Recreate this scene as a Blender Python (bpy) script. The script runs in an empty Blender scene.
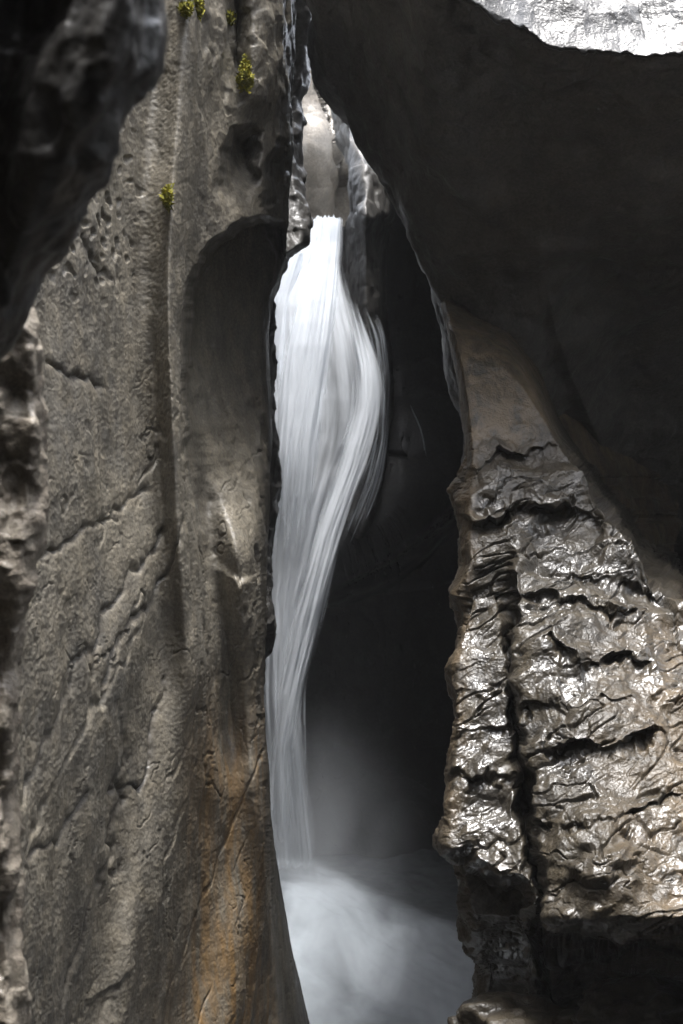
import bpy, math, random
import numpy as np
R = math.radians
random.seed(4)
rng = np.random.default_rng(11)
C = bpy.context.scene.collection
F, CX, CY = 1200.0, 341.5, 512.0

# ------------------------------------------------------------------ noise
_p = rng.permutation(256).astype(np.int32); _perm = np.concatenate([_p, _p, _p])
_g = rng.normal(size=(256, 3)).astype(np.float32); _g /= np.linalg.norm(_g, axis=1)[:, None]
def perlin(P):
    P = P.astype(np.float32); i = np.floor(P).astype(np.int32); f = P - i; i &= 255
    u = f*f*f*(f*(f*6-15)+10)
    out = 0
    for dx in (0, 1):
        wx = u[:, 0] if dx else 1-u[:, 0]
        a = _perm[i[:, 0]+dx]
        for dy in (0, 1):
            wy = u[:, 1] if dy else 1-u[:, 1]
            b = _perm[a+i[:, 1]+dy]
            for dz in (0, 1):
                wz = u[:, 2] if dz else 1-u[:, 2]
                g = _g[_perm[b+i[:, 2]+dz]]
                out = out + wx*wy*wz*((f[:, 0]-dx)*g[:, 0]+(f[:, 1]-dy)*g[:, 1]+(f[:, 2]-dz)*g[:, 2])
    return out*1.5
def fbm(P, sc, o=5, gain=.5, ridged=False):
    s = 0; a = 1; t = 0
    for k in range(o):
        n = perlin(P*sc + 17.3*k)
        if ridged: n = 1-2*np.abs(n)
        s = s + a*n; t += a; a *= gain; sc = sc*2.03
    return s/t
def facets(P, sc, tilt=1.0, k=16.):
    """tilted planes on a jittered cell pattern, blended sharply: broken-rock facets; also a value that is high on cell borders"""
    Q = (P*sc).astype(np.float32); i = np.floor(Q-.5).astype(np.int32)
    num = np.zeros(len(Q), np.float32); den = np.zeros(len(Q), np.float32)+1e-12; mx = np.zeros(len(Q), np.float32)
    for dx in (0, 1):
        for dy in (0, 1):
            for dz in (0, 1):
                c = i+np.array([dx, dy, dz], np.int32); m = c & 255
                h = _perm[_perm[_perm[m[:, 0]]+m[:, 1]]+m[:, 2]]
                v = Q-(c+.5+.33*_g[h]).astype(np.float32); d = (v*v).sum(1)
                h2 = _perm[h+57]
                a = np.exp(-k*d)
                num += a*(tilt*(v*_g[h2]).sum(1)+.35*_g[_perm[h2+31]][:, 0]); den += a; mx = np.maximum(mx, a)
    return num/den, mx/den
def blocks(P, sc, tilt=.7, c=.8):
    """continuous broken-block relief: the upper envelope of tilted caps, one per cell, so that neighbours meet in sharp creases"""
    Q = (P*sc).astype(np.float32); i = np.floor(Q-.5).astype(np.int32)
    best = np.full(len(Q), -9, np.float32)
    for dx in (0, 1):
        for dy in (0, 1):
            for dz in (0, 1):
                cc = i+np.array([dx, dy, dz], np.int32); m = cc & 255
                h = _perm[_perm[_perm[m[:, 0]]+m[:, 1]]+m[:, 2]]
                v = Q-(cc+.5+.3*_g[h]).astype(np.float32)
                h2 = _perm[h+57]
                best = np.maximum(best, tilt*(v*_g[h2]).sum(1)+.25*_g[_perm[h2+31]][:, 0]-c*(v*v).sum(1))
    return best+.2
def ss(a, b, x):
    t = np.clip((x-a)/(b-a), 0, 1); return t*t*(3-2*t)
def lerp(tab):
    a = np.array(sorted(tab), float)
    return lambda y: np.interp(y, a[:, 0], a[:, 1])
def smooth(tab, r=14):
    """interpolated table (y -> x) with its corners rounded over r"""
    f = lerp(tab)
    return lambda y: (f(y-r)+f(y-r/2)+f(y)+f(y+r/2)+f(y+r))/5
def sd(px, py, poly):
    """signed distance, positive inside"""
    q = np.array(poly, float); n = len(q); d = np.full(px.shape, 1e9); ins = np.zeros(px.shape, bool)
    for k in range(n):
        a, b = q[k], q[(k+1) % n]; e = b-a
        t = np.clip(((px-a[0])*e[0]+(py-a[1])*e[1])/(e@e), 0, 1)
        d = np.minimum(d, np.hypot(px-a[0]-t*e[0], py-a[1]-t*e[1]))
        if a[1] != b[1]:
            c = ((a[1] > py) != (b[1] > py)) & (px < (b[0]-a[0])*(py-a[1])/(b[1]-a[1])+a[0]); ins ^= c
    return np.where(ins, d, -d)
def line_d(px, py, pts):
    d = np.full(px.shape, 1e9)
    for a, b in zip(pts[:-1], pts[1:]):
        a = np.array(a, float); b = np.array(b, float); e = b-a
        t = np.clip(((px-a[0])*e[0]+(py-a[1])*e[1])/(e@e), 0, 1)
        d = np.minimum(d, np.hypot(px-a[0]-t*e[0], py-a[1]-t*e[1]))
    return d
def world(px, py, d):
    return np.stack([(px-CX)/F*d, d, (CY-py)/F*d], -1)

# ------------------------------------------------------------------ mesh helpers
def grid_mesh(name, W, mat, attrs=None, uv=None, flip=False, parent=None):
    ny, nx = W.shape[:2]
    me = bpy.data.meshes.new(name)
    idx = np.arange(ny*nx).reshape(ny, nx)
    q = np.stack([idx[:-1, :-1], idx[1:, :-1], idx[1:, 1:], idx[:-1, 1:]], -1).reshape(-1, 4)
    if flip: q = q[:, ::-1]
    me.vertices.add(ny*nx); me.vertices.foreach_set('co', W.reshape(-1).astype(np.float32))
    me.loops.add(q.size); me.loops.foreach_set('vertex_index', q.reshape(-1).astype(np.int32))
    me.polygons.add(len(q)); me.polygons.foreach_set('loop_start', (np.arange(len(q))*4).astype(np.int32))
    me.polygons.foreach_set('use_smooth', np.ones(len(q), bool))
    me.update(calc_edges=True)
    for k, a in (attrs or {}).items():
        at = me.attributes.new(k, 'FLOAT', 'POINT'); at.data.foreach_set('value', a.reshape(-1).astype(np.float32))
    if uv is not None:
        l = me.uv_layers.new(name='UVMap'); l.data.foreach_set('uv', uv.reshape(-1, 2)[q.reshape(-1)].reshape(-1).astype(np.float32))
    me.materials.append(mat)
    o = bpy.data.objects.new(name, me); C.objects.link(o)
    if parent: o.parent = parent
    return o
def tag(o, label=None, cat=None, group=None, kind=None):
    for k, v in (('label', label), ('category', cat), ('group', group), ('kind', kind)):
        if v: o[k] = v
    return o
def normals(W):
    du = np.gradient(W, axis=1); dv = np.gradient(W, axis=0)
    n = np.cross(dv, du); l = np.linalg.norm(n, axis=-1, keepdims=True); n /= np.maximum(l, 1e-9)
    return n
def blur(A, r=7, n=2):
    for _ in range(n):
        for ax in (0, 1):
            k = min(r, A.shape[ax]//4)
            pad = [(0, 0)]*A.ndim; pad[ax] = (k+1, k)
            c = np.cumsum(np.pad(A, pad, mode='edge'), axis=ax)
            hi = np.take(c, np.arange(2*k+1, c.shape[ax]), axis=ax); lo = np.take(c, np.arange(0, c.shape[ax]-2*k-1), axis=ax)
            A = (hi-lo)/(2*k+1)
    return A
def warp(x, y, amp, wl, seed=0.):
    P = np.stack([x/wl, y/wl, x*0+seed], -1).reshape(-1, 3)
    return x+amp*(perlin(P)+.5*perlin(P*2.3+4)).reshape(x.shape), y+amp*(perlin(P+51)+.5*perlin(P*2.3+80)).reshape(x.shape)
def yrows(y0, y1, step, lo=-15, hi=1040, coarse=9):
    a = list(np.arange(y0, lo, step*coarse)) + list(np.arange(max(lo, y0), min(hi, y1), step)) + list(np.arange(hi, y1, step*coarse))
    return np.array(sorted(set([v for v in a if y0 <= v <= y1]+[y1])))

def relief(name, edge, side, far, y0, y1, depth, disp, mat, step=1.0, w=22, Rr=.8, back=6.0, spread=.35, attrs=None, parent=None, thick=None):
    """rock mass: a surface between its silhouette edge(py) and far(py), rounded over at the silhouette and carried on
    behind it; side=+1: the silhouette is on the right, -1: on the left"""
    ys = yrows(y0, y1, step)
    e = edge(ys); fr = far(ys) if callable(far) else np.full(len(ys), float(far))
    inframe = np.abs(e-np.clip(fr, -30, 715)).max()
    n = int(inframe/step)
    # parameter: 0 far .. 1 edge, denser at the edge
    outside = max(0, (np.abs(fr-np.clip(fr, -30, 715))).max())
    ts = []
    if outside > 0: ts += list(np.linspace(0, outside/(outside+inframe), int(outside/step/7)+3)[:-1])
    t0 = outside/(outside+inframe) if outside > 0 else 0
    m = np.linspace(0, 1, n); m = m+.0*m
    ts += list(t0+(1-t0)*m)
    ts = np.array(ts); ts = 1-(1-ts)**1.0
    # extra columns right at the rounded edge
    fine = 1-np.linspace(1, 0, 12)**2*(1.2/n)
    ts = np.array(sorted(set(np.round(np.concatenate([ts[ts < 1-1.3/n], fine]), 7))))
    PX = fr[:, None]+(e-fr)[:, None]*ts[None, :]; PY = np.repeat(ys[:, None], len(ts), 1)
    D = depth(PX, PY)
    k = np.clip(1-np.abs(e[:, None]-PX)/w, 0, 1)
    D = D+Rr*(1-np.sqrt(np.clip(1-k*k, 0, 1)))
    W = world(PX, PY, D)
    nb = 40
    tb = (np.arange(1, nb+1)/nb)**1.4*back
    sl = (e-CX)/F
    B = np.repeat(W[:, -1:, :], nb, 1)
    B[..., 1] += tb; B[..., 0] += sl[:, None]*tb - side*spread*tb*(1+tb/back)
    B[..., 2] += ((CY-ys)/F)[:, None]*tb*.3
    W = np.concatenate([W, B], 1)
    PXa = np.concatenate([PX, np.repeat(PX[:, -1:], nb, 1)], 1); PYa = np.repeat(ys[:, None], W.shape[1], 1)
    N = normals(W)
    # make the normals point at the camera on the front
    if (N[:, :len(ts)]*W[:, :len(ts)]).sum(-1).mean() > 0: N = -N; flip = True
    else: flip = False
    N[:, :len(ts)] = blur(N[:, :len(ts)]); N /= np.maximum(np.linalg.norm(N, axis=-1, keepdims=True), 1e-9)
    dd = disp(W.reshape(-1, 3), PXa.reshape(-1), PYa.reshape(-1)).reshape(W.shape[:2])
    # keep the silhouette where it is seen
    W2 = W+N*dd[..., None]
    at = {a: fn(PXa, PYa, W) for a, fn in (attrs or {}).items()}
    if thick:   # closed body
        pass
    return grid_mesh(name, W2, mat, at, flip=not flip, parent=parent)

def slab(name, O, U, V, nu, nv, amp, sc, mat, parent=None):
    O, U, V = [np.array(a, float) for a in (O, U, V)]
    u, v = np.meshgrid(np.linspace(0, 1, nu), np.linspace(0, 1, nv))
    W = O+u[..., None]*U+v[..., None]*V
    n = np.cross(U, V); n /= np.linalg.norm(n)
    P = W.reshape(-1, 3)
    h = amp*(fbm(P, sc, 4)*1.6+.35*facets(P, sc*2.2)[0]).reshape(u.shape)
    W = W+n*h[..., None]
    o = grid_mesh(name, W, mat)
    m = o.modifiers.new('s', 'SOLIDIFY'); m.thickness = .6; m.offset = -1
    return o

# ------------------------------------------------------------------ materials
def N_(nt, t, **kw):
    n = nt.nodes.new(t)
    for k, v in kw.items():
        if k.startswith('_'): setattr(n, k[1:], v)
        else: n.inputs[k.replace('__', ' ')].default_value = v
    return n
class NT:
    def __init__(s, name):
        s.m = bpy.data.materials.new(name); s.m.use_nodes = True; s.nt = s.m.node_tree; s.nt.nodes.clear()
        s.out = s.n('ShaderNodeOutputMaterial')
    def n(s, t, props=None, **inp):
        n = s.nt.nodes.new(t)
        for k, v in (props or {}).items(): setattr(n, k, v)
        for k, v in inp.items():
            k = k.replace('_', ' ')
            i = n.inputs[k]
            if hasattr(v, 'is_output') or isinstance(v, bpy.types.NodeSocket): s.nt.links.new(v, i)
            else: i.default_value = v
        return n
    def noise(s, vec, scale, detail=6, rough=.55, dist=0):
        return s.n('ShaderNodeTexNoise', Vector=vec, Scale=scale, Detail=detail, Roughness=rough, Distortion=dist).outputs['Fac']
    def mapping(s, vec, sc=(1, 1, 1), rot=(0, 0, 0)):
        return s.n('ShaderNodeMapping', Vector=vec, Scale=sc, Rotation=rot).outputs[0]
    def ramp(s, fac, stops):
        r = s.n('ShaderNodeValToRGB', Fac=fac); e = r.color_ramp.elements
        while len(e) < len(stops): e.new(.5)
        for q, (p, c) in zip(e, stops):
            q.position = p; q.color = (*c, 1) if not isinstance(c, (int, float)) else (c, c, c, 1)
        return r.outputs[0]
    def mr(s, v, a, b, c, d):
        n = s.n('ShaderNodeMapRange', Value=v)
        for k, x in zip(('From Min', 'From Max', 'To Min', 'To Max'), (a, b, c, d)): n.inputs[k].default_value = x
        return n.outputs[0]
    def math(s, op, a, b=0.0, clamp=False):
        n = s.nt.nodes.new('ShaderNodeMath'); n.operation = op; n.use_clamp = clamp
        for i, v in enumerate((a, b)):
            if isinstance(v, bpy.types.NodeSocket): s.nt.links.new(v, n.inputs[i])
            else: n.inputs[i].default_value = v
        return n.outputs[0]
    def mix(s, f, a, b):
        n = s.nt.nodes.new('ShaderNodeMix'); n.data_type = 'RGBA'
        for i, v in ((0, f), (6, a), (7, b)):
            if isinstance(v, bpy.types.NodeSocket): s.nt.links.new(v, n.inputs[i])
            elif isinstance(v, (int, float)): n.inputs[i].default_value = v
            else: n.inputs[i].default_value = (*v, 1)
        return n.outputs[2]

def rock(name, c1, c2, c3, rough=(.35, .6), spec=.5, bump=.5, gsc=1.0, coat=0.0, stain=None, wetattr=False, vein=None, streak=0, coatr=.12):
    t = NT(name)
    P = t.n('ShaderNodeTexCoord').outputs['Object']
    big = t.noise(P, .9*gsc, 5, .6, .6); mid = t.noise(P, 5*gsc, 4, .6, .3); fine = t.noise(P, 42*gsc, 1.5, .6)
    gran = t.noise(P, 160*gsc, 3, .7)
    col = t.mix(t.mr(big, .35, .65, 0, 1), c1, c2)
    col = t.mix(t.mr(mid, .42, .68, 0, .75), col, c3)
    k = t.mr(fine, .3, .7, .72, 1.25)
    k = t.math('MULTIPLY', k, t.mr(gran, .3, .7, .82, 1.18))
    if streak:
        st = t.noise(t.mapping(P, (6, 6, .5)), 1.2, 6, .6, .8)
        k = t.math('MULTIPLY', k, t.mr(st, .35, .65, 1-streak, 1+streak*.6))
    hs = t.n('ShaderNodeVectorMath', {'operation': 'SCALE'}); t.nt.links.new(col, hs.inputs[0]); t.nt.links.new(k, hs.inputs['Scale'])
    col = hs.outputs[0]
    if stain:
        a = t.n('ShaderNodeAttribute', {'attribute_name': 'stain'}).outputs['Fac']
        sn = t.noise(t.mapping(P, (5, 5, .55), (0, .1, 0)), 1.5, 7, .65, .5)
        f = t.math('MULTIPLY', a, t.mr(sn, .38, .6, 0, 1), True)
        col = t.mix(f, col, stain)
    if vein:
        a = t.n('ShaderNodeAttribute', {'attribute_name': 'vein'}).outputs['Fac']
        col = t.mix(t.math('MULTIPLY', a, .9, True), col, vein)
    rn = t.noise(P, 3.2*gsc, 6, .7, .4)
    rg = t.mr(rn, .35, .65, rough[0], rough[1])
    h = t.math('ADD', t.math('MULTIPLY', mid, .9), t.math('ADD', t.math('MULTIPLY', fine, .16), t.math('MULTIPLY', gran, .0)))
    b = t.n('ShaderNodeBump', Height=h, Strength=bump, Distance=.06/gsc).outputs[0]
    pr = t.n('ShaderNodeBsdfPrincipled', Base_Color=col, Roughness=rg, Normal=b)
    pr.inputs['Specular IOR Level'].default_value = spec
    if coat:
        cw = t.mr(t.noise(P, 1.3*gsc, 5, .6, .6), .46, .60, coat*.05, coat*.85)
        if wetattr:
            cw = t.math('MULTIPLY', cw, t.n('ShaderNodeAttribute', {'attribute_name': 'wet'}).outputs['Fac'], True)
        t.nt.links.new(cw, pr.inputs['Coat Weight']); pr.inputs['Coat Roughness'].default_value = coatr
        pr.inputs['Coat IOR'].default_value = 1.55
        b2 = t.n('ShaderNodeBump', Height=t.math('ADD', mid, t.math('ADD', t.math('MULTIPLY', fine, .13), 0.0)), Strength=bump*.8, Distance=.05/gsc).outputs[0]
        t.nt.links.new(b2, pr.inputs['Coat Normal'])
    t.nt.links.new(pr.outputs[0], t.out.inputs[0])
    return t.m

M = {}
M['left'] = rock('tan_limestone', (.165, .147, .114), (.122, .112, .094), (.195, .170, .128), (.42, .68), .4, .2, 1.0, .25, (.20, .125, .055), True, (.05, .045, .04), .22)
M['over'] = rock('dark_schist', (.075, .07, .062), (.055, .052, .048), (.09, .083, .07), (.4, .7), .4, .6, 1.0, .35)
M['ledge'] = rock('wet_pale_schist', (.04, .038, .036), (.02, .019, .018), (.06, .058, .052), (.3, .5), .5, .9, 1.3, .7)
M['right'] = rock('wet_brown_schist', (.036, .030, .021), (.020, .017, .013), (.056, .045, .029), (.38, .58), .42, .75, 1.6, 1.0, (.125, .092, .056), True, coatr=.17)
M['fore'] = rock('wet_black_rock', (.04, .038, .036), (.025, .025, .025), (.06, .056, .05), (.3, .55), .4, .6, 2.0, .35)
M['strip'] = rock('rough_grey_rock', (.20, .17, .135), (.11, .095, .075), (.28, .25, .20), (.4, .7), .4, .8, 2.6, .3)
M['wetgrey'] = rock('wet_grey_rock', (.085, .08, .074), (.055, .053, .050), (.11, .104, .095), (.38, .58), .45, .35, .7, .4)
M['beyond'] = rock('pale_polished_rock', (.17, .145, .115), (.10, .088, .07), (.22, .19, .15), (.35, .5), .5, .3, .7, .4)
M['pillar'] = rock('dark_wet_pillar_rock', (.05, .047, .042), (.03, .029, .027), (.07, .065, .058), (.4, .6), .4, .35, .9, .3)
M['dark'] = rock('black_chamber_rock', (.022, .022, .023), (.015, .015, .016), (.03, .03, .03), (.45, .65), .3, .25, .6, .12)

# ------------------------------------------------------------------ left rock wall
edgeL = smooth([(-900, 300), (0, 296), (60, 292), (110, 289), (150, 291), (200, 288), (250, 287), (275, 281), (300, 272), (340, 270), (400, 274), (440, 273),
                (480, 272), (560, 266), (600, 264), (650, 262), (700, 261), (750, 264), (800, 268), (850, 275), (900, 283), (950, 293), (1024, 311), (1500, 470)], 8)
lineA = smooth([(-600, 175), (0, 168), (100, 158), (200, 150), (300, 150), (400, 157), (520, 163), (640, 166), (760, 172), (1024, 180), (1500, 190)], 20)
lineB = smooth([(-600, 215), (0, 205), (150, 196), (260, 186), (330, 183), (420, 184), (500, 189), (600, 201), (660, 208), (1500, 230)], 16)
alc_low = [(184, 480), (183, 380), (185, 320), (189, 288), (195, 266), (204, 249), (216, 236), (230, 227), (245, 219), (258, 215), (272, 216), (285, 222), (300, 300), (300, 560), (240, 590), (205, 560)]
alc_up = [(214, 222), (214, 185), (222, 150), (232, 127), (247, 126), (264, 131), (262, 150), (263, 185), (262, 225), (245, 222), (225, 235)]
alc_r = [(264, 240), (262, 190), (268, 158), (280, 138), (292, 142), (292, 260), (275, 262)]
def depthL(x, y):
    d = 6.1+(x-20)*.0165+.0000*(y)
    d = np.where(x < 20, 6.1+(x-20)*.0125, d)
    d = np.maximum(d, 1.2)
    a = lineA(y); b = lineB(y)
    # pitted panel left of crease A sits back; rib between A and B stands proud
    fadeA = 1-.8*ss(420, 700, y)
    d = d+.20*fadeA*ss(9, -14, x-a)*ss(-90, -5, x-a)*.8
    rib = np.clip((x-a)/(b-a), -.2, 1.6)
    d = d-.42*np.exp(-((rib-.62)/.40)**2)*(1-ss(560, 800, y))
    # long shallow flute right of B lower down
    c = b+26
    d = d+.40*np.exp(-((x-b-14)/17)**2)*ss(430, 520, y)*(1-ss(700, 800, y))
    d = d-.38*np.exp(-((x-b-50)/24)**2)*ss(480, 560, y)*(1-ss(760, 900, y))
    x0_, y0_ = x, y; x, y = warp(x, y, 5, 22)
    # alcoves: sharp lip above and on the left, easing out downwards
    s = sd(x, y, alc_low); wd = 9+70*ss(300, 520, y)
    d = d+1.25*ss(-2, 1, s/wd*1.0)*(1-ss(330, 560, y)*.93)*ss(-1, 9, s)
    s = sd(x, y, alc_up); d = d+.6*ss(-3, 20, s)*ss(222, 135, y)
    s = sd(x, y, alc_r); d = d+.6*ss(-2, 13, s)
    x, y = x0_, y0_
    # broad upright flutes
    d = d+.16*np.sin((x+.16*y)/17.+.8*np.sin(y/150.))*ss(60, 140, x)*ss(560, 700, y)*ss(285, 255, x)+.10*np.sin((x+.10*y)/24.)*ss(30, 70, x)*ss(150, 120, x)
    d = d+.22*np.sin(y/210.+1)*ss(250, 80, x)
    # polished apron by the water at the bottom
    line = np.interp(y, [680, 750, 850, 1024, 1500], [262, 258, 262, 278, 330])
    d = d+.35*ss(0, 10, x-line)*ss(700, 800, y)
    # top: hollow at the left of the moss
    d = d+.35*np.exp(-((x-(236+.0*y))/9)**2)*ss(130, 30, y)*ss(-40, 20, y)
    d = d-.3*np.exp(-((x-262)/20)**2)*ss(130, 90, y)
    return d
veinsL = [[(160, 530), (135, 575), (120, 590), (100, 640), (78, 665), (60, 720), (35, 770), (20, 800)], [(185, 520), (150, 600), (120, 640), (105, 670), (95, 700)],
          [(163, 680), (150, 760), (135, 790), (115, 790), (122, 770), (120, 700)], [(110, 840), (95, 900), (75, 950), (65, 1000), (55, 1030)], [(145, 490), (95, 525), (60, 545), (30, 560)],
          [(80, 240), (95, 262), (108, 270), (113, 280)], [(52, 367), (68, 372), (82, 372), (97, 388)], [(115, 780), (120, 800), (105, 840), (115, 870)], [(85, 800), (60, 840), (25, 860)]]
def dispL(P, x, y):
    Q = P.copy(); Q[:, 2] *= .55
    wl = fbm(P*np.array([1, 1, .7]), 1.1, 3)
    h = .08*fbm(Q, .8, 4)+.020*fbm(Q, 3.2, 3, .5)+.007*fbm(P, 9, 4, .6)+.004*fbm(P, 40, 2)
    D = np.stack([(P[:, 0]*.8+P[:, 2]*.55)*.45, P[:, 1]*.3, (P[:, 2]*.5-P[:, 0]*.9)*2.2], 1)
    r = 1-np.abs(perlin(D+wl[:, None]*.9+.10*perlin(P*9)[:, None]))*2
    low = .25+.75*ss(330, 480, y)
    h = h-.016*ss(.93, 1.0, r)*ss(-.15, .25, perlin(P*1.7+5))*low
    r2 = 1-np.abs(perlin(D*2.3+40+wl[:, None]*1.6+.2*perlin(P*14)[:, None]))*2
    h = h-.010*ss(.9, 1.0, r2)*ss(0, .3, perlin(P*2.7+5))*low
    pit = ss(.22, .5, perlin(P*np.array([9, 9, 13])+3))*ss(155, 120, x)*ss(80, 160, y)*ss(330, 240, y)
    h = h-.03*pit
    # small dents scattered everywhere
    h = h-.006*ss(.3, .6, perlin(P*np.array([12, 12, 9])+8))*ss(.05, .35, perlin(P*2+1))
    rough = ss(180, 60, y)*ss(175, 225, x)
    f, e = facets(P+.1*wl[:, None], 3.4, 1.0); f2, e2 = facets(P, 8.5, .9)
    h = h+(.03*f+.012*f2)*(.08+rough)
    jx = 5*perlin(P*6.)+9*perlin(P*2.5)+2*perlin(P*17); jy = 7*perlin(P*5.+9)+8*perlin(P*2.2+4)+2*perlin(P*15)
    for k, v in enumerate(veinsL):
        dd = line_d(x+jx, y+jy, v); g = .4+.6*ss(-.3, .2, perlin(P*4+k))
        h = h-.026*np.exp(-(dd/1.8)**2)*g-.014*np.exp(-(dd/5)**2)*g
    z = ss(215, 240, x)*ss(380, 450, y)*ss(700, 600, y)
    h = h-.04*ss(.3, .6, perlin(P*np.array([5, 5, 2.2])+11))*z
    h = h*(1-.55*ss(250, 285, x)*ss(700, 800, y))
    return h
def stainL(x, y, W):
    a = ss(172, 215, x)*ss(640, 800, y)*ss(272, 255, x-(y-850).clip(0, 1e9)*.08)
    a = a+.5*ss(120, 200, x)*ss(900, 1000, y)*ss(275, 250, x)
    return np.clip(a*.85, 0, 1)
def veinA(x, y, W):
    s = x.shape; P = W.reshape(-1, 3); X = x.reshape(-1); Y = y.reshape(-1); o = np.zeros(len(P))
    for v in veinsL:
        dd = line_d(X+5*perlin(P*6.)+9*perlin(P*2.5), Y+7*perlin(P*5.+9)+8*perlin(P*2.2+4), v)
        o = np.maximum(o, .6*np.exp(-(dd/3.5)**2)*ss(-.5, .1, perlin(P*4+2)))
    return o.reshape(s)
wallL = relief('rock_wall', edgeL, +1, lambda y: np.full(len(y), -420.), -620, 1700, depthL, dispL, M['left'], step=1.0, w=16, Rr=.9, back=7, spread=.12,
               attrs={'stain': stainL, 'vein': veinA, 'wet': lambda x, y, W: .25+.75*np.clip(ss(195, 225, x)*ss(420, 200, y)+ss(262, 272, x), 0, 1)})
tag(wallL, 'tall fluted tan rock wall streaked with ochre, left of the waterfall', 'rock wall')

# ------------------------------------------------------------------ dark rib between the left wall and the water
edgeRib = smooth([(-900, 309), (0, 316), (60, 313), (84, 309), (100, 302), (118, 304), (140, 303), (165, 300), (185, 304), (205, 309), (222, 313), (245, 311), (253, 296), (275, 283), (300, 273), (400, 275),
                  (470, 279), (500, 280), (520, 277), (540, 273), (575, 273), (612, 276), (630, 273), (650, 266), (700, 258), (1700, 250)], 3)
def dispRib(P, x, y):
    f, e = facets(P, 2.2); f2, e2 = facets(P, 5.5)
    return .05*f+.03*f2+.07*fbm(P, 1.5, 4)+.01*fbm(P, 8, 3)
rib = relief('rock_rib', edgeRib, +1, lambda y: edgeRib(y)-75, -1100, 1250, lambda x, y: 14.2-.0*x+.5*np.sin(y/60.), dispRib, M['wetgrey'], step=1.2, w=12, Rr=.6, back=3, spread=.5)
tag(rib, 'narrow knobbly dark wet rock rib squeezed between tan wall and the waterfall lip', 'rock rib')

# ------------------------------------------------------------------ upper right overhang
edgeO = smooth([(-900, 300), (0, 306), (40, 308), (82, 311), (100, 325), (122, 344), (150, 362), (185, 386), (205, 398), (222, 408), (250, 418), (275, 426), (300, 433),
                (330, 442), (380, 452), (430, 461), (520, 468), (1100, 475)], 4)
bound = [(300, 440), (322, 470), (318, 500), (326, 525), (350, 545), (400, 560), (450, 578), (500, 600), (550, 645), (590, 683), (640, 740)]
def under(x):   # boundary height between lit buttress and dark overhang as y(x)
    return np.interp(x, [430, 470, 500, 525, 545, 556, 568, 600, 645, 683, 800, 1000], [322, 318, 316, 322, 345, 392, 430, 500, 552, 590, 690, 800])
ledge_y = lambda x: np.interp(x, [300, 440, 470, 490, 510, 540, 560, 600, 640, 683, 760, 1200], [-60, -8, 0, 12, 22, 42, 48, 50, 56, 52, 60, 60])
def depthO(x, y):
    b = under(x); L = ledge_y(x)
    d = 8.4+np.clip(y-L, 0, None)*.0085            # runs back under the ledge: a ceiling sloping away
    d = d+np.clip(y-b+60, 0, None)*.02*ss(530, 620, x)+1.2*ss(520, 640, x)*ss(180, 400, y)
    d = d+1.3*ss(430, 330, x)                      # swings back towards the falls
    d = d+np.clip(L-y, 0, None)*.0065               # top of the block leans away
    # slight ribs on the dark face
    d = d-.25*np.exp(-((x-470-(y-200)*.15)/40)**2)
    return d
def dispO(P, x, y):
    f, e = facets(P, 1.3); f2, e2 = facets(P, 4.0)
    edge = np.exp(-((y-ledge_y(x)-30)/40)**2)*ss(430, 480, x)
    return .16*fbm(P, .7, 5)+.05*f+.02*f2+.05*blocks(P*np.array([1, 1, 2.]), 1.4)+.02*blocks(P*np.array([1, 1, 2.]), 3.7)+edge*(.10*blocks(P, 2.2)-.05*blocks(P, 5)+.05*fbm(P, 3, 4))
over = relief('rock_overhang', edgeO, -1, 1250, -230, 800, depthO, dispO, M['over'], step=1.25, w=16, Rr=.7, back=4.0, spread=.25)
tag(over, 'huge dark overhanging rock filling the upper right above the wet buttress', 'overhang')
# wet pale ledge on top of the overhang (a part of it)
def ledge():
    xs = np.concatenate([np.arange(438, 715, 1.1), np.arange(715, 1250, 12)]); vs = np.concatenate([np.linspace(-.06, 0.5, 90), np.linspace(.51, 3.2, 60)])
    X, Vv = np.meshgrid(xs, vs); L = ledge_y(X)+10*np.interp(X, [430, 480, 560], [0, .5, 1])*0+warp(X*0, X, 7, 34)[0]+warp(X*0, X, 3, 9)[0]
    Y = L-Vv*170
    D = depthO(X, np.minimum(Y, ledge_y(X)))-.16+.05*np.clip(Vv, 0, 1)+ .9*ss(-.0, -.06, Vv)
    W = world(X, Y, D); N = normals(W)
    if (N*W).sum(-1).mean() > 0: N = -N
    P = W.reshape(-1, 3); f, e = facets(P, 2.0, 1.1); f2, e2 = facets(P, 5, 1.); f3, _ = facets(P, 12, 1.)
    h = (.22*blocks(P, 1.3)-.12*blocks(P, 2.6)+.05*blocks(P, 6)+.08*fbm(P, 1.5, 5)).reshape(X.shape)*ss(-.06, .3, Vv)
    o = grid_mesh('wet_ledge', W+N*h[..., None], M['ledge'], parent=over)
    o['label'] = 'bright wet pale rock ledge'
ledge()

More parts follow.
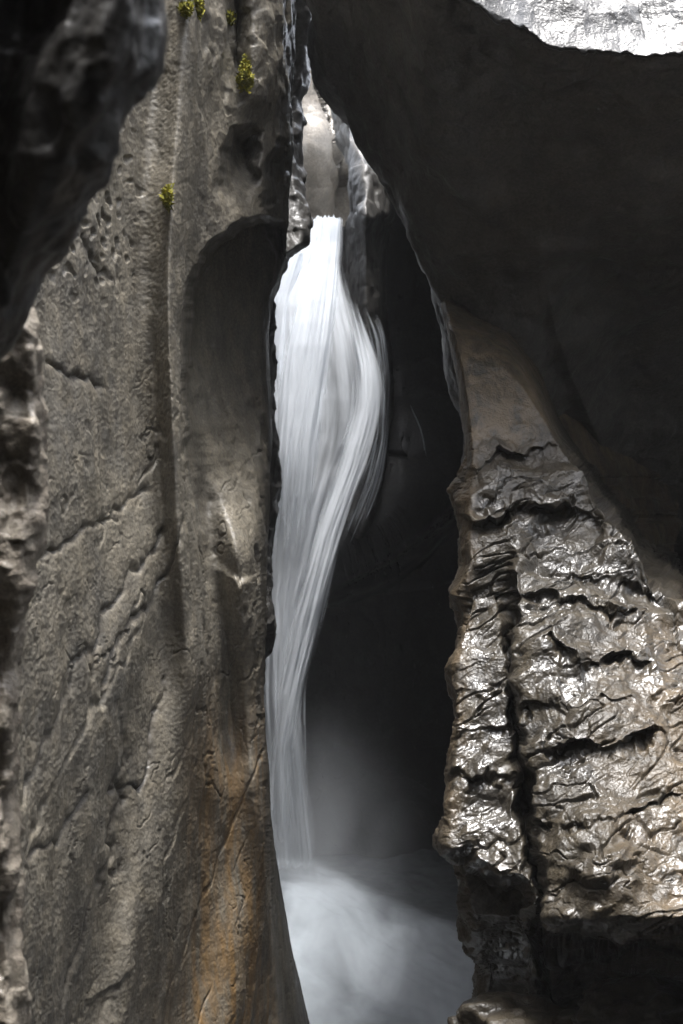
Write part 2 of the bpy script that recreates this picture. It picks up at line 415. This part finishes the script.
# ------------------------------------------------------------------ lower right buttress
edgeB = smooth([(200, 436), (300, 436), (330, 443), (350, 447), (380, 452), (420, 457), (460, 461), (500, 461), (540, 458), (590, 454), (640, 450), (680, 447), (720, 447), (760, 445), (800, 441),
                (838, 437), (848, 438), (856, 450), (880, 455), (910, 459), (930, 466), (960, 472), (990, 474), (1024, 470), (1500, 470)], 4)
def depthB(x, y):
    b = sum(under(x+o) for o in (-36, -24, -12, 0, 12, 24, 36))/7
    d = np.interp(y, [200, 320, 400, 460, 470, 520, 600, 700, 800, 860, 915, 935, 965, 1000, 1060, 1500], [10.6, 9.9, 9.35, 9.05, 8.95, 8.7, 8.25, 7.75, 7.3, 7.0, 6.75, 6.85, 7.4, 7.75, 7.4, 7])
    d = d+(560-x)*.0022*0 - .0016*(x-560)*ss(600, 900, y)
    # falls off to the dark alcove above the boundary
    d = d+.0009*np.clip(b-y+45-38*ss(550, 600, x), 0, None)**2*ss(440, 560, x)*(1+6*ss(540, 590, x))+.02*np.clip(b-y+8, 0, None)
    x, y = warp(x, y, 9, 30, 3.)
    # left facet (narrow edge strip) turned to the slot, split off by the long fissure
    fx = np.interp(y, [430, 520, 600, 700, 760, 850, 960, 1100], [470, 503, 507, 512, 520, 531, 545, 550])
    d = d+.25*ss(8, -2, x-fx)*ss(520, 620, y)
    d = d+.32*np.exp(-((x-fx)/5)**2)*ss(560, 680, y)
    # step under the lower nose on the left
    s = sd(x, y, [(425, 858), (470, 846), (490, 870), (528, 880), (536, 1000), (560, 1200), (425, 1200)])
    d = d+.5*ss(-2, 14, s)
    # dark undercut bottom right
    s = sd(x, y, [(530, 915), (560, 922), (600, 932), (650, 945), (720, 955), (900, 970), (900, 1400), (520, 1400)])
    d = d+1.1*ss(-8, 46, s)
    # swell
    d = d-.25*np.exp(-((x-590)/60)**2-((y-700)/120)**2)
    d = d-.3*np.exp(-((x-600)/50)**2-((y-860)/50)**2)
    # gouges
    # ledges: rock above juts over a shaded recess that eases out downwards
    x, y = warp(x, y, 5, 13, 9.)
    for g, A, fade in (([(440, 478), (475, 468), (492, 447), (520, 449), (562, 442)], .22, 14), ([(440, 520), (478, 522), (512, 503), (540, 500), (600, 512)], .28, 16), ([(515, 588), (560, 592), (640, 612)], .10, 12),
                       ([(550, 640), (590, 662), (615, 650), (650, 656)], .2, 18), ([(505, 700), (545, 705), (600, 690), (650, 700)], .08, 14), ([(545, 752), (585, 735), (612, 745), (660, 728)], .26, 22),
                       ([(440, 690), (505, 700)], .1, 14), ([(440, 775), (515, 780)], .14, 14), ([(560, 826), (620, 812), (683, 790)], .16, 18), ([(440, 735), (512, 728)], .07, 10), ([(575, 560), (640, 575), (700, 600)], .09, 12)):
        g = np.array(g, float); t = y-np.interp(x, g[:, 0], g[:, 1]); m = ss(g[0, 0]-6, g[0, 0]+14, x)*ss(g[-1, 0]+6, g[-1, 0]-16, x)
        A = A*.5*(.25+1.1*ss(-.5, .5, perlin(np.stack([x/38, y/38, x*0+g[0, 1]], -1).reshape(-1, 3)).reshape(x.shape)))
        d = d+A*m*ss(-3, 3, t)*np.exp(-np.clip(t, 0, None)/fade)-.35*A*m*np.exp(-(np.clip(-t, 0, None)/9)**2)*ss(3, -1, t)
    return d
def dispB(P, x, y):
    w = fbm(P, 1.6, 4); w2 = fbm(P+9, 5., 3)
    Q = P+.09*w[:, None]+.03*w2[:, None]
    Q = np.stack([Q[:, 0]*.9, Q[:, 1], (Q[:, 2]-.35*Q[:, 0])*1.45], 1)
    a = .12+.88*ss(420, 500, y); pa = ss(-.25, .25, perlin(P*1.9+21))
    h = a*(.18*blocks(Q, 1.2)-.10*blocks(Q+5, 2.4, .9)+(.024+.028*pa)*blocks(Q+8, 5.5, .9)-(.006+.014*pa)*blocks(Q+3, 11, .9)+(.002+.005*pa)*blocks(P+w2[:, None]*.04, 24, 1.))
    R1 = 1-2*np.abs(perlin(Q*np.array([1.3, 1.3, 2.6])+31+.2*w2[:, None])); h = h-.035*a*ss(.94, 1., R1)*ss(-.1, .15, perlin(P*2+7))
    R3 = 1-2*np.abs(perlin(Q*np.array([2.6, 2.6, 7.5])+91+.15*w2[:, None])); h = h-.045*a*ss(.86, 1., R3)*ss(.0, .25, perlin(P*2.3+17))
    R4 = 1-2*np.abs(perlin(Q*np.array([7, 7, 17])+11+.2*w2[:, None])); h = h-.012*a*ss(.8, 1., R4)*ss(.05, .3, perlin(P*3.3+37))
    h = h+.035*fbm(P, 1.7, 3, .5)+a*.008*fbm(P, 14, 4, .65)+.003*fbm(P, 45, 2)
    return h*(1+.3*ss(890, 950, y))-.03
def wetB(x, y, W):
    w = .05+.95*ss(425, 500, y)
    w = w*(.15+.85*ss(4, 26, x-edgeB(y)+6*np.sin(y/23.)))
    s = ss(640, 680, x+(y-800)*.1)*ss(640, 700, y)*ss(900, 850, y)
    return np.clip(w-.35*s, 0, 1)
butt = relief('rock_buttress', edgeB, -1, 1150, 215, 1700, depthB, dispB, M['right'], step=.9, w=13, Rr=.55, back=4.0, spread=.3,
              attrs={'stain': lambda x, y, W: np.clip(.9*ss(470, 420, y)*ss(-30, 12, y-under(x))*ss(575, 535, x)+.7*ss(30, 4, x-edgeB(y))*ss(860, 800, y)+.35*ss(560, 640, x)*ss(560, 640, y)+.55*ss(630, 690, x)*ss(560, 700, y), 0, 1)*ss(1000, 900, y), 'wet': wetB})  # tan rock tint; its upper patch ends at under(), painting in the alcove shade
tag(butt, 'glistening wet brown rock buttress with cracked ledges, lower right beside the slot', 'buttress')

# ------------------------------------------------------------------ out-of-focus rocks at the near left
edgeF = smooth([(-800, 185), (0, 166), (30, 167), (62, 160), (80, 146), (110, 133), (150, 118), (190, 103), (225, 88), (245, 76), (262, 56), (280, 45), (305, 33), (330, 22), (348, 8), (362, -12), (420, -60), (500, -120)], 6)
def dispF(P, x, y):
    f, e = facets(P, 4.); f2, e2 = facets(P, 9.)
    return .035*f+.016*f2+.05*fbm(P, 2.5, 5)
fore = relief('rock_overhang', edgeF, +1, -420, -700, 495, lambda x, y: 2.5-(x-100)*.0005+.10*np.sin(x/23.+y/60.)+.0008*np.clip(y-100, 0, None)*2, dispF, M['fore'], step=1.6, w=30, Rr=.35, back=.6, spread=.5)
tag(fore, 'blurred black glossy rock hanging close at the top left corner', 'overhang')
edgeS = smooth([(150, 20), (300, 30), (340, 42), (400, 44), (450, 46), (490, 44), (520, 42), (560, 36), (620, 28), (660, 22), (720, 20), (800, 18), (850, 19), (900, 22), (960, 24), (1024, 25), (1500, 30)], 8)
def depthS(x, y):
    d = 4.1+.0*x
    for cx_, cy_, r in ((14, 490, 14), (4, 650, 22), (8, 930, 24), (2, 780, 16), (20, 395, 12)):
        d = d+.09*np.exp(-((x-cx_)**2+((y-cy_)*.6)**2)/(r*1.7)**2)
    return d
strip = relief('rock_outcrop', edgeS, +1, -350, 180, 1500, depthS, lambda P, x, y: .05*fbm(P, 3, 5, .6)+.03*facets(P, 5)[0]+.015*facets(P, 12)[0], M['strip'], step=1.4, w=18, Rr=.3, back=.7, spread=.5)
tag(strip, 'blurred rough grey-brown rock edge running down the left margin', 'rock outcrop')

# ------------------------------------------------------------------ behind the falls
LIPY = 222
pil_edge = smooth([(-200, 330), (60, 335), (120, 347), (140, 356), (165, 374), (185, 388), (200, 391), (215, 393), (228, 388), (245, 385), (280, 386), (330, 388), (400, 390), (440, 389), (480, 383), (520, 372), (560, 350), (600, 330), (660, 290), (900, 280)], 3)
def depthP(x, y):
    d = 20.6+0*x
    d = d-1.0*np.exp(-((x-365)/16)**2)*ss(120, 200, y)
    d = d+np.clip(y-520, 0, 80)*.03
    d = d+1.0*np.exp(-((x-325)/25)**2)
    d = d-.4*np.exp(-((y-215)/14)**2)*ss(350, 360, x)
    return d
def dispP(P, x, y):
    Q = P*np.array([1, 1, .55]); f, e = facets(P*np.array([1, 1, 1.3]), .9); f2, e2 = facets(P, 2.4)
    return .22*fbm(Q, .6, 5)+(.05*f+.03*f2)*ss(300, 200, y)+.02*f2+.03*fbm(P, 4, 3)
pil = relief('rock_pillar', pil_edge, -1*-1, lambda y: np.interp(y, [-200, 85, 118, 133, 222, 260, 330, 420], [318, 318, 345, 350, 347, 335, 300, 250]), 60, 720, depthP, dispP, M['pillar'], step=.9, w=9, Rr=1.0, back=2, spread=.06)
tag(pil, 'grey wet rock pillar directly right of the waterfall lip', 'rock pillar')

# pale rock seen beyond the lip
def beyond():
    xs = np.linspace(255, 400, 260); ys = np.linspace(-160, 262, 400); X, Y = np.meshgrid(xs, ys)
    D = 27+0*X
    # two smooth flutes
    ln = np.interp(Y, [60, 100, 130, 150, 230], [308, 318, 326, 331, 350])
    D = D+1.6*ss(0, 9, X-ln)*ss(165, 140, Y)
    D = D-.22*np.exp(-((X-311)/9)**2)*ss(100, 170, Y)
    ln2 = np.interp(Y, [150, 170, 222], [322, 323, 316])
    D = D-.16*np.exp(-((X-323)/4.5)**2-((Y-176)/13)**2)+.5*ss(-9, 9, X-ln2)*ss(150, 185, Y)
    D = D+.7*ss(130, 235, Y)
    D = D-.02*(Y-150)*0+np.clip(150-Y, 0, None)*.004
    W = world(X, Y, D); N = normals(W)
    if (N*W).sum(-1).mean() > 0: N = -N
    P = W.reshape(-1, 3)
    h = (.22*fbm(P, .3, 2)+.08*fbm(P*np.array([1, 1, .6]), 1.3, 4)).reshape(X.shape)
    o = grid_mesh('sunlit_rock', W+N*h[..., None], M['beyond'])
    m = o.modifiers.new('s', 'SOLIDIFY'); m.thickness = .8; m.offset = 0
    tag(o, 'pale smooth sunlit rock face beyond and above the waterfall lip', 'rock face')
beyond()

# chamber back: bulge above, black undercut below
def chamber():
    xs = np.linspace(215, 620, 420); ys = np.concatenate([np.arange(150, 950, 1.6), np.arange(950, 1250, 8)]); X, Y = np.meshgrid(xs, ys)
    top = 150+80*ss(374, 350, X); Y = np.where(Y < 400, 400-(400-Y)*(400-top)/250., Y)
    D = 22.4+0*X
    lip = np.interp(X, [215, 330, 350, 380, 410, 440, 460, 620], [560, 552, 545, 530, 505, 480, 470, 440])
    s = Y-lip
    D = D-1.3*ss(-150, -5, s)*ss(12, -3, s)+1.8*ss(0, 40, s)
    D = D+.010*np.clip(X-400, 0, None)-.9*ss(60, 300, s)*0
    # bottom: wall comes forward to the pool
    D = D-2.6*ss(740, 900, Y)
    W = world(X, Y, D); N = normals(W)
    if (N*W).sum(-1).mean() > 0: N = -N
    P = W.reshape(-1, 3)
    h = (.3*fbm(P, .35, 3)+.12*blocks(P*np.array([1, 1, .6]), .6)+.05*fbm(P*np.array([1, 1, .5]), 1.6, 4, .45)).reshape(X.shape)
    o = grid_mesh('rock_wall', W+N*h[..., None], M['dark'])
    m = o.modifiers.new('s', 'SOLIDIFY'); m.thickness = 1.0; m.offset = 0
    tag(o, 'black undercut rock wall in the hollow behind the waterfall', 'rock wall')
chamber()

# ------------------------------------------------------------------ gorge around: walls, floor (setting)
S = lambda *a: tag(slab(*a), kind='structure')
S('gorge_wall_behind', (-8, -6, -10), (18, 0, 0), (0, 0, 26), 60, 80, .5, .35, M['over'])
S('gorge_wall_right', (5.5, -6, -10), (0, 13, 0), (0, 0, 17), 60, 80, .5, .35, M['over'])
S('gorge_wall_left', (-3.4, 8, -10), (0, -15, 0), (0, 0, 18), 60, 80, .4, .35, M['over'])
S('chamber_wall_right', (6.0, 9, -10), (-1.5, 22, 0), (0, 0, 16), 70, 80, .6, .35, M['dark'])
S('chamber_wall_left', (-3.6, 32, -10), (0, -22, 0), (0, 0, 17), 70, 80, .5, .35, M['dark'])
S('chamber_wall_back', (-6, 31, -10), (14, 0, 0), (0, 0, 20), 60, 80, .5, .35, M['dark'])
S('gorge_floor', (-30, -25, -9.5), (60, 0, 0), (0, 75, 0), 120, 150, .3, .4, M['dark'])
S('added_chamber_shade', (.95, 11, 6.3), (0, 21, 0), (6, 0, -.5), 50, 60, .3, .4, M['dark'])  # unseen slab added to shade the right side of the chamber
S('added_gallery_shade', (-8, -7, 6.5), (0, 6.0, 0), (16, 0, 0), 50, 60, .4, .4, M['over'])  # unseen slab added behind the camera to hold back sky light

# boulders at the bottom right
def boulder(px, py, d, r, sc, label, seed):
    import bmesh
    bm = bmesh.new(); bmesh.ops.create_icosphere(bm, subdivisions=6, radius=1)
    me = bpy.data.meshes.new('boulder'); bm.to_mesh(me); bm.free()
    co = np.zeros(len(me.vertices)*3, np.float32); me.vertices.foreach_get('co', co); P = co.reshape(-1, 3)
    h = 1+.28*fbm(P+seed, 1.1, 3)+.22*facets(P+seed, 1.4)[0]+.07*facets(P+seed, 4)[0]+.02*facets(P+seed, 10)[0]
    P = P*h[:, None]*np.array(sc)*r
    me.vertices.foreach_set('co', P.reshape(-1).astype(np.float32)); me.shade_smooth(); me.materials.append(M['right'])
    a = me.attributes.new('wet', 'FLOAT', 'POINT'); a.data.foreach_set('value', np.full(len(P), .9, np.float32))
    o = bpy.data.objects.new('boulder', me); C.objects.link(o); o.location = world(px, py, d)
    tag(o, label, 'boulder', 'wet boulders under the buttress')
boulder(520, 1035, 7.5, .36, (1.3, 1, .6), 'dark wet boulder at the foot of the buttress, next to the pool', 1.)
boulder(648, 1015, 7.4, .34, (1.2, 1, .6), 'rounded dark boulder in the bottom right corner under the buttress', 5.)
boulder(590, 1045, 7.4, .35, (1.3, 1, .5), 'low dark boulder between two others at the bottom edge', 9.)

# ------------------------------------------------------------------ water
def water_mat(name, lo, hi, su, sv, base=(.80, .84, .89), amin=0., edge=.12, bias=0.):
    t = NT(name)
    uv = t.n('ShaderNodeUVMap').outputs[0]
    m1 = t.noise(t.mapping(uv, (su, sv, 1)), 1, 5, .55, .35)
    m2 = t.noise(t.mapping(uv, (su*.3, sv*.8, 1)), 1, 4, .5, .6)
    f = t.math('ADD', t.math('MULTIPLY', m1, .62), t.math('MULTIPLY', m2, .38))
    f = t.mr(f, lo, hi, amin, 1)
    a = t.n('ShaderNodeAttribute', {'attribute_name': 'dens'}).outputs['Fac']
    f = t.math('ADD', f, t.mr(a, 0, 1, -1.0, bias))
    al = t.math('MULTIPLY', t.math('MAXIMUM', t.math('MINIMUM', f, 1.0), 0.0), t.mr(a, 0, .5, 0, 1), True)
    al = t.math('MULTIPLY', al, t.n('ShaderNodeAttribute', {'attribute_name': 'fade'}).outputs['Fac'], True)
    hgt = t.math('MULTIPLY', m1, 1.0)
    b = t.n('ShaderNodeBump', Height=hgt, Strength=.12, Distance=.06).outputs[0]
    pr = t.n('ShaderNodeBsdfPrincipled', Base_Color=(*base, 1), Roughness=.55, Normal=b); pr.inputs['Specular IOR Level'].default_value = .25
    tr = t.n('ShaderNodeBsdfTranslucent', Color=(*base, 1), Normal=b)
    mx = t.nt.nodes.new('ShaderNodeMixShader'); mx.inputs[0].default_value = .4
    t.nt.links.new(pr.outputs[0], mx.inputs[1]); t.nt.links.new(tr.outputs[0], mx.inputs[2])
    tp = t.n('ShaderNodeBsdfTransparent'); m2_ = t.nt.nodes.new('ShaderNodeMixShader')
    t.nt.links.new(al, m2_.inputs[0]); t.nt.links.new(tp.outputs[0], m2_.inputs[1]); t.nt.links.new(mx.outputs[0], m2_.inputs[2])
    t.nt.links.new(m2_.outputs[0], t.out.inputs[0])
    return t.m
fall = bpy.data.objects.new('waterfall', None); C.objects.link(fall); fall.location = (-.3, 19.3, -6)
tag(fall, 'white silky waterfall twisting down between the rock walls into the pool', 'waterfall')
def sheet(name, L, Rt, y0, y1, depth, bulge, mat, dens, nx=70, ny=420, seed=0., uvk=1., fade=(2000, 2001)):
    ys = np.linspace(y0, y1, ny); u = np.linspace(0, 1, nx)
    U, Y = np.meshgrid(u, ys); l = smooth(L, 10)(Y); r = smooth(Rt, 10)(Y); X = l+(r-l)*U
    d0 = smooth(depth, 45)(Y); D = d0-bulge*np.sqrt(np.clip(1-(2*U-1)**2, 0, 1))
    P = np.stack([U*9*uvk+seed, Y/160., U*0+seed], -1).reshape(-1, 3)
    D = D+(.10*fbm(P, 1., 4)).reshape(U.shape)
    Y = Y+((3.5*perlin(P*np.array([2.2, 0, 0])+seed)).reshape(U.shape)-2.5*(1-(2*U-1)**2))*ss(y0+25, y0, Y)
    W = world(X, Y, D)
    W -= np.array(fall.location)
    uv = np.stack([U*uvk+seed, Y/300.], -1)
    dn = dens(U, Y); rg = (perlin(np.stack([U*14+seed, Y/70., U*0], -1).reshape(-1, 3))+.6*perlin(np.stack([U*40+seed, Y/45., U*0], -1).reshape(-1, 3))).reshape(U.shape)
    dn = np.clip(dn+rg*.45*(1-ss(620, 760, Y))*(1-np.clip(dn, 0, 1))*ss(0, .25, dn), 0, 1)
    return grid_mesh(name, W, mat, {'dens': dn, 'fade': 1-ss(fade[0], fade[1], Y)}, uv, parent=fall)
wm_v = water_mat('falling_water_veil', .32, .68, 20, 3.6, amin=.45, bias=.45)
wm_s = water_mat('falling_water_stream', .28, .68, 13, 3.2, amin=.42, bias=.45)
wm_t = water_mat('falling_water_thin', .42, .68, 24, 3.5, amin=0, bias=.0)
env = lambda U, a=.12, b=.12: ss(0, a, U)*ss(0, b, 1-U)
# curtain: from the lip, spreading left, whole height
sheet('curtain', [(218, 313), (240, 300), (262, 286), (300, 268), (400, 262), (650, 255), (860, 262)], [(218, 345), (240, 346), (270, 349), (300, 358), (340, 372), (400, 384), (440, 380), (480, 362), (520, 345), (600, 318), (700, 305), (860, 325)],
      219, 905, [(219, 20.4), (260, 19.9), (400, 19.2), (600, 18.9), (860, 18.7)], .5, wm_v,
      lambda U, Y: env(U, .08, .3)*(1-.12*ss(540, 760, Y))*(1-.42*np.exp(-((U-.62)/.16)**2-((Y-390)/90)**2)-.15*np.exp(-((U-.75)/.12)**2-((Y-500)/50)**2)), seed=.3, fade=(700, 960))
# core column under the lip
sheet('core_stream', [(219, 313), (245, 308), (300, 292), (360, 279), (450, 270), (600, 262)], [(219, 346), (250, 345), (300, 343), (360, 338), (450, 325), (600, 310)],
      220, 640, [(219, 20.25), (300, 19.4), (450, 18.85), (600, 18.6)], .4, wm_s, lambda U, Y: env(U, .2, .3)*(1-ss(380, 620, Y))*1.0, seed=2.1)
# diagonal stream: swings right then crosses back to the left
sheet('twisting_stream', [(270, 330), (320, 340), (370, 348), (410, 345), (450, 332), (500, 318), (560, 300), (620, 283), (700, 266), (800, 258), (880, 262)],
      [(270, 350), (320, 371), (360, 385), (390, 391), (420, 389), (460, 379), (500, 362), (540, 348), (600, 334), (680, 315), (760, 300), (880, 300)],
      275, 890, [(275, 19.7), (400, 18.9), (560, 18.4), (700, 18.2), (890, 18.1)], .5, wm_s, lambda U, Y: env(U, .5, .42)*ss(275, 380, Y)*(1-.15*ss(600, 740, Y)), seed=4.4, uvk=.8, fade=(680, 930))
# thin outer veil over the pillar
sheet('side_veil', [(280, 345), (340, 366), (400, 376), (440, 372), (480, 360), (520, 345), (560, 335)], [(280, 360), (330, 386), (380, 391), (440, 389), (480, 383), (510, 372), (540, 357), (560, 345)],
      285, 560, [(285, 19.7), (560, 19.3)], .4, wm_t, lambda U, Y: env(U, .3, .08)*ss(285, 340, Y)*(1-ss(510, 560, Y))*.95, seed=7.7, uvk=.5)
# ragged spray at lip, left shoulder
sheet('lip_splash', [(244, 296), (262, 282), (300, 268), (360, 262)], [(244, 312), (262, 312), (300, 305), (360, 300)], 246, 420, [(246, 19.9), (420, 19.2)], .4, wm_s,
      lambda U, Y: env(U, .15, .5)*ss(244, 258, Y)*(1-ss(330, 420, Y)), seed=9.2, uvk=.4)
# lower spray tails right of the foot
sheet('spray_tail', [(640, 300), (700, 290), (800, 275), (890, 270)], [(640, 320), (700, 318), (760, 328), (820, 345), (890, 370)], 600, 900, [(600, 19.2), (900, 18.8)], .5, wm_t,
      lambda U, Y: env(U, .3, .55)*ss(600, 720, Y)*.75, seed=12.2, uvk=.6, fade=(760, 930))

for k, (L_, R_, a_, b_) in enumerate((([(340, 392), (400, 414), (430, 425), (470, 424)], [(340, 397), (400, 424), (430, 433), (470, 430)], 342, 468),
                                   ([(395, 402), (430, 418), (480, 426)], [(395, 408), (430, 427), (480, 433)], 392, 482), ([(470, 396), (520, 385)], [(470, 402), (520, 392)], 468, 520))):
    sheet('trickle', L_, R_, a_, b_, [(a_, 20.9), (b_, 20.7)], .05, wm_t, lambda U, Y: env(U, .4, .4)*ss(a_, a_+25, Y)*(1-ss(b_-35, b_, Y))*.72, nx=14, ny=120, seed=15.+k, uvk=.15)

# pool
ZP = -6.15
def pool():
    xs = np.linspace(-4, 4.2, 330); ys = np.linspace(8, 24, 460); X, Y = np.meshgrid(xs, ys)
    P = np.stack([X, Y, X*0], -1).reshape(-1, 3)
    # churned ridges running from the foot of the falls to the lower right
    A = P.copy(); A[:, 0] = (P[:, 0]*.8+P[:, 1]*.6)*1.1; A[:, 1] = (P[:, 0]*-.6+P[:, 1]*.8)*.35
    h = (.16*fbm(A, .7, 4)+.05*fbm(P, 2.2, 3)).reshape(X.shape)
    r = np.hypot(X+.9, (Y-18.6)*.9)
    h = h+.45*np.exp(-(r/1.5)**2)+.3*np.exp(-(np.hypot(X+.2, Y-17)/1.5)**2)
    W = np.stack([X, Y, ZP+h], -1)
    fb = np.interp(X, [-.6, 0, .85, 2], [21, 18.9, 17.3, 17.0])+.35*fbm(P, 1.3, 3).reshape(X.shape)
    foam = np.clip(1.0-.92*ss(-.2, 1.3, Y-fb), 0, 1)
    o = grid_mesh('water', W, None or pool_mat, {'dens': foam}, np.stack([X, Y], -1), flip=True)
    tag(o, kind='structure')
t = NT('foaming_water')
uv = t.n('ShaderNodeUVMap').outputs[0]
n1 = t.noise(t.mapping(uv, (1.1, .35, 1), (0, 0, .7)), 1, 6, .5, .5)
a = t.n('ShaderNodeAttribute', {'attribute_name': 'dens'}).outputs['Fac']
f = t.math('MULTIPLY', a, t.mr(n1, .3, .65, .25, .75), True)
col = t.mix(f, (.05, .055, .06), (.55, .60, .65))
pr = t.n('ShaderNodeBsdfPrincipled', Base_Color=col, Roughness=.5); pr.inputs['Specular IOR Level'].default_value = .3
t.nt.links.new(pr.outputs[0], t.out.inputs[0]); pool_mat = t.m
pool()

# mist: one soft volume over the foot of the falls
def mist():
    import bmesh
    bm = bmesh.new(); bmesh.ops.create_icosphere(bm, subdivisions=4, radius=1)
    me = bpy.data.meshes.new('mist'); bm.to_mesh(me); bm.free()
    t = NT('spray_mist'); P = t.n('ShaderNodeTexCoord').outputs['Object']
    l = t.n('ShaderNodeVectorMath', {'operation': 'LENGTH'}); t.nt.links.new(P, l.inputs[0])
    r = t.mr(l.outputs['Value'], .15, .98, 1, 0)
    r = t.math('POWER', r, 1.6)
    n = t.mr(t.noise(P, 1.6, 3, .5, .5), .35, .65, .1, 1.6)
    d = t.math('MULTIPLY', t.math('MULTIPLY', r, n), .26)
    v = t.n('ShaderNodeVolumePrincipled', Color=(.9, .93, .97, 1), Density=d, Anisotropy=.2)
    t.nt.links.new(v.outputs[0], t.out.inputs['Volume'])
    me.materials.append(t.m)
    o = bpy.data.objects.new('mist', me); C.objects.link(o); o.location = (-.5, 18.0, -5.4); o.scale = (2.3, 2.3, 3.0)
    tag(o, 'pale spray mist drifting over the foot of the falls', kind='stuff')
mist()

# damp air of the gorge
import bmesh
bm = bmesh.new(); bmesh.ops.create_cube(bm, size=1); me = bpy.data.meshes.new('haze'); bm.to_mesh(me); bm.free()
th = NT('damp_air'); vh = th.n('ShaderNodeVolumePrincipled', Color=(.9, .92, .95, 1), Density=.0007); th.nt.links.new(vh.outputs[0], th.out.inputs['Volume']); me.materials.append(th.m)
hz = bpy.data.objects.new('haze', me); C.objects.link(hz); hz.location = (0, 12.5, 2); hz.scale = (64, 80, 26); tag(hz, kind='stuff')

# ------------------------------------------------------------------ moss clumps on the left wall
tm = NT('yellow_green_moss'); Pm = tm.n('ShaderNodeTexCoord').outputs['Object']
pm = tm.n('ShaderNodeBsdfPrincipled', Base_Color=tm.mix(tm.mr(tm.noise(Pm, 30, 3), .35, .65, 0, 1), (.12, .13, .012), (.30, .26, .02)), Roughness=.9)
tm.nt.links.new(pm.outputs[0], tm.out.inputs[0])
def moss(px, py, w, h, label):
    dep = float(depthL(np.array([[float(px)]]), np.array([[float(py)]]))[0, 0])-.02
    bm_v = []; bm_f = []; c = world(px, py, dep)
    for i in range(int(420*w*h/60)+80):
        a = random.random()*6.28; r = abs(random.gauss(0, .55))*(1+.5*math.sin(3*a+px))
        x = px+w/2*r*math.cos(a)*(.6+.5*random.random()); y = py+h/2*r*math.sin(a)
        dd = float(depthL(np.array([[float(x)]]), np.array([[float(y)]]))[0, 0])
        p = world(x, y, dd-.05-.06*(1-r*r)*random.random())-c
        s = random.uniform(.008, .02)
        for _ in range(3):
            v = rng.normal(size=(3, 3))*s; k = len(bm_v); bm_v += [tuple(p+v[j]) for j in range(3)]; bm_f.append((k, k+1, k+2))
    me = bpy.data.meshes.new('moss_clump'); me.from_pydata(bm_v, [], bm_f); me.materials.append(tm.m)
    o = bpy.data.objects.new('moss_clump', me); C.objects.link(o); o.location = c
    tag(o, label, 'moss', 'moss clumps on the tan rock wall')
moss(245, 76, 11, 22, 'largest yellow-green moss clump, on the tan wall left of the overhang')
moss(186, 9, 9, 10, 'moss clump at the top edge of the tan wall, leftmost at the top')
moss(198, 7, 5, 14, 'narrow moss clump at the top edge, just right of another clump')
moss(230, 17, 4, 7, 'small round moss clump high up above the largest one')
moss(167, 197, 5, 17, 'thin lone moss clump halfway down the tan rib, below all the others')

# ------------------------------------------------------------------ light, camera
sc = bpy.context.scene
w = bpy.data.worlds.new('World'); sc.world = w; w.use_nodes = True; nt = w.node_tree
EL, AZ = 83, 150
sky = nt.nodes.new('ShaderNodeTexSky'); sky.sky_type = 'NISHITA'; sky.sun_disc = False
sky.sun_elevation = R(EL); sky.sun_rotation = R(AZ); sky.dust_density = 3; sky.air_density = 1
hs = nt.nodes.new('ShaderNodeHueSaturation'); hs.inputs['Saturation'].default_value = .32; nt.links.new(sky.outputs[0], hs.inputs['Color'])   # thin cloud: a whiter sky
bg = nt.nodes['Background']; nt.links.new(hs.outputs[0], bg.inputs[0]); bg.inputs[1].default_value = .15
ld = bpy.data.lights.new('sun', 'SUN'); ld.energy = 1.35; ld.angle = R(10); ld.color = (1, .985, .97)
lo = bpy.data.objects.new('sun', ld); C.objects.link(lo)
from mathutils import Vector
sd_ = Vector((math.sin(R(AZ))*math.cos(R(EL)), math.cos(R(AZ))*math.cos(R(EL)), math.sin(R(EL))))
lo.rotation_euler = sd_.to_track_quat('Z', 'Y').to_euler()
cd = bpy.data.cameras.new('camera'); co = bpy.data.objects.new('camera', cd); C.objects.link(co); sc.camera = co
co.rotation_euler = (R(90), 0, 0); cd.sensor_fit = 'VERTICAL'; cd.sensor_height = 24; cd.lens = F/1024*24
cd.clip_end = 500; cd.clip_start = .05
cd.dof.use_dof = True; cd.dof.focus_distance = 8.5; cd.dof.aperture_fstop = 1.6
sc.view_settings.view_transform = 'Standard'; sc.view_settings.look = 'None'; sc.view_settings.gamma = 1
sc.view_settings.exposure = 2.4
sc.cycles.use_denoising = True; sc.render.use_persistent_data = False
sc.cycles.max_bounces = 6; sc.cycles.diffuse_bounces = 4; sc.cycles.transparent_max_bounces = 16; sc.cycles.volume_bounces = 1
sc.cycles.volume_step_rate = 2; sc.cycles.sample_clamp_indirect = 6
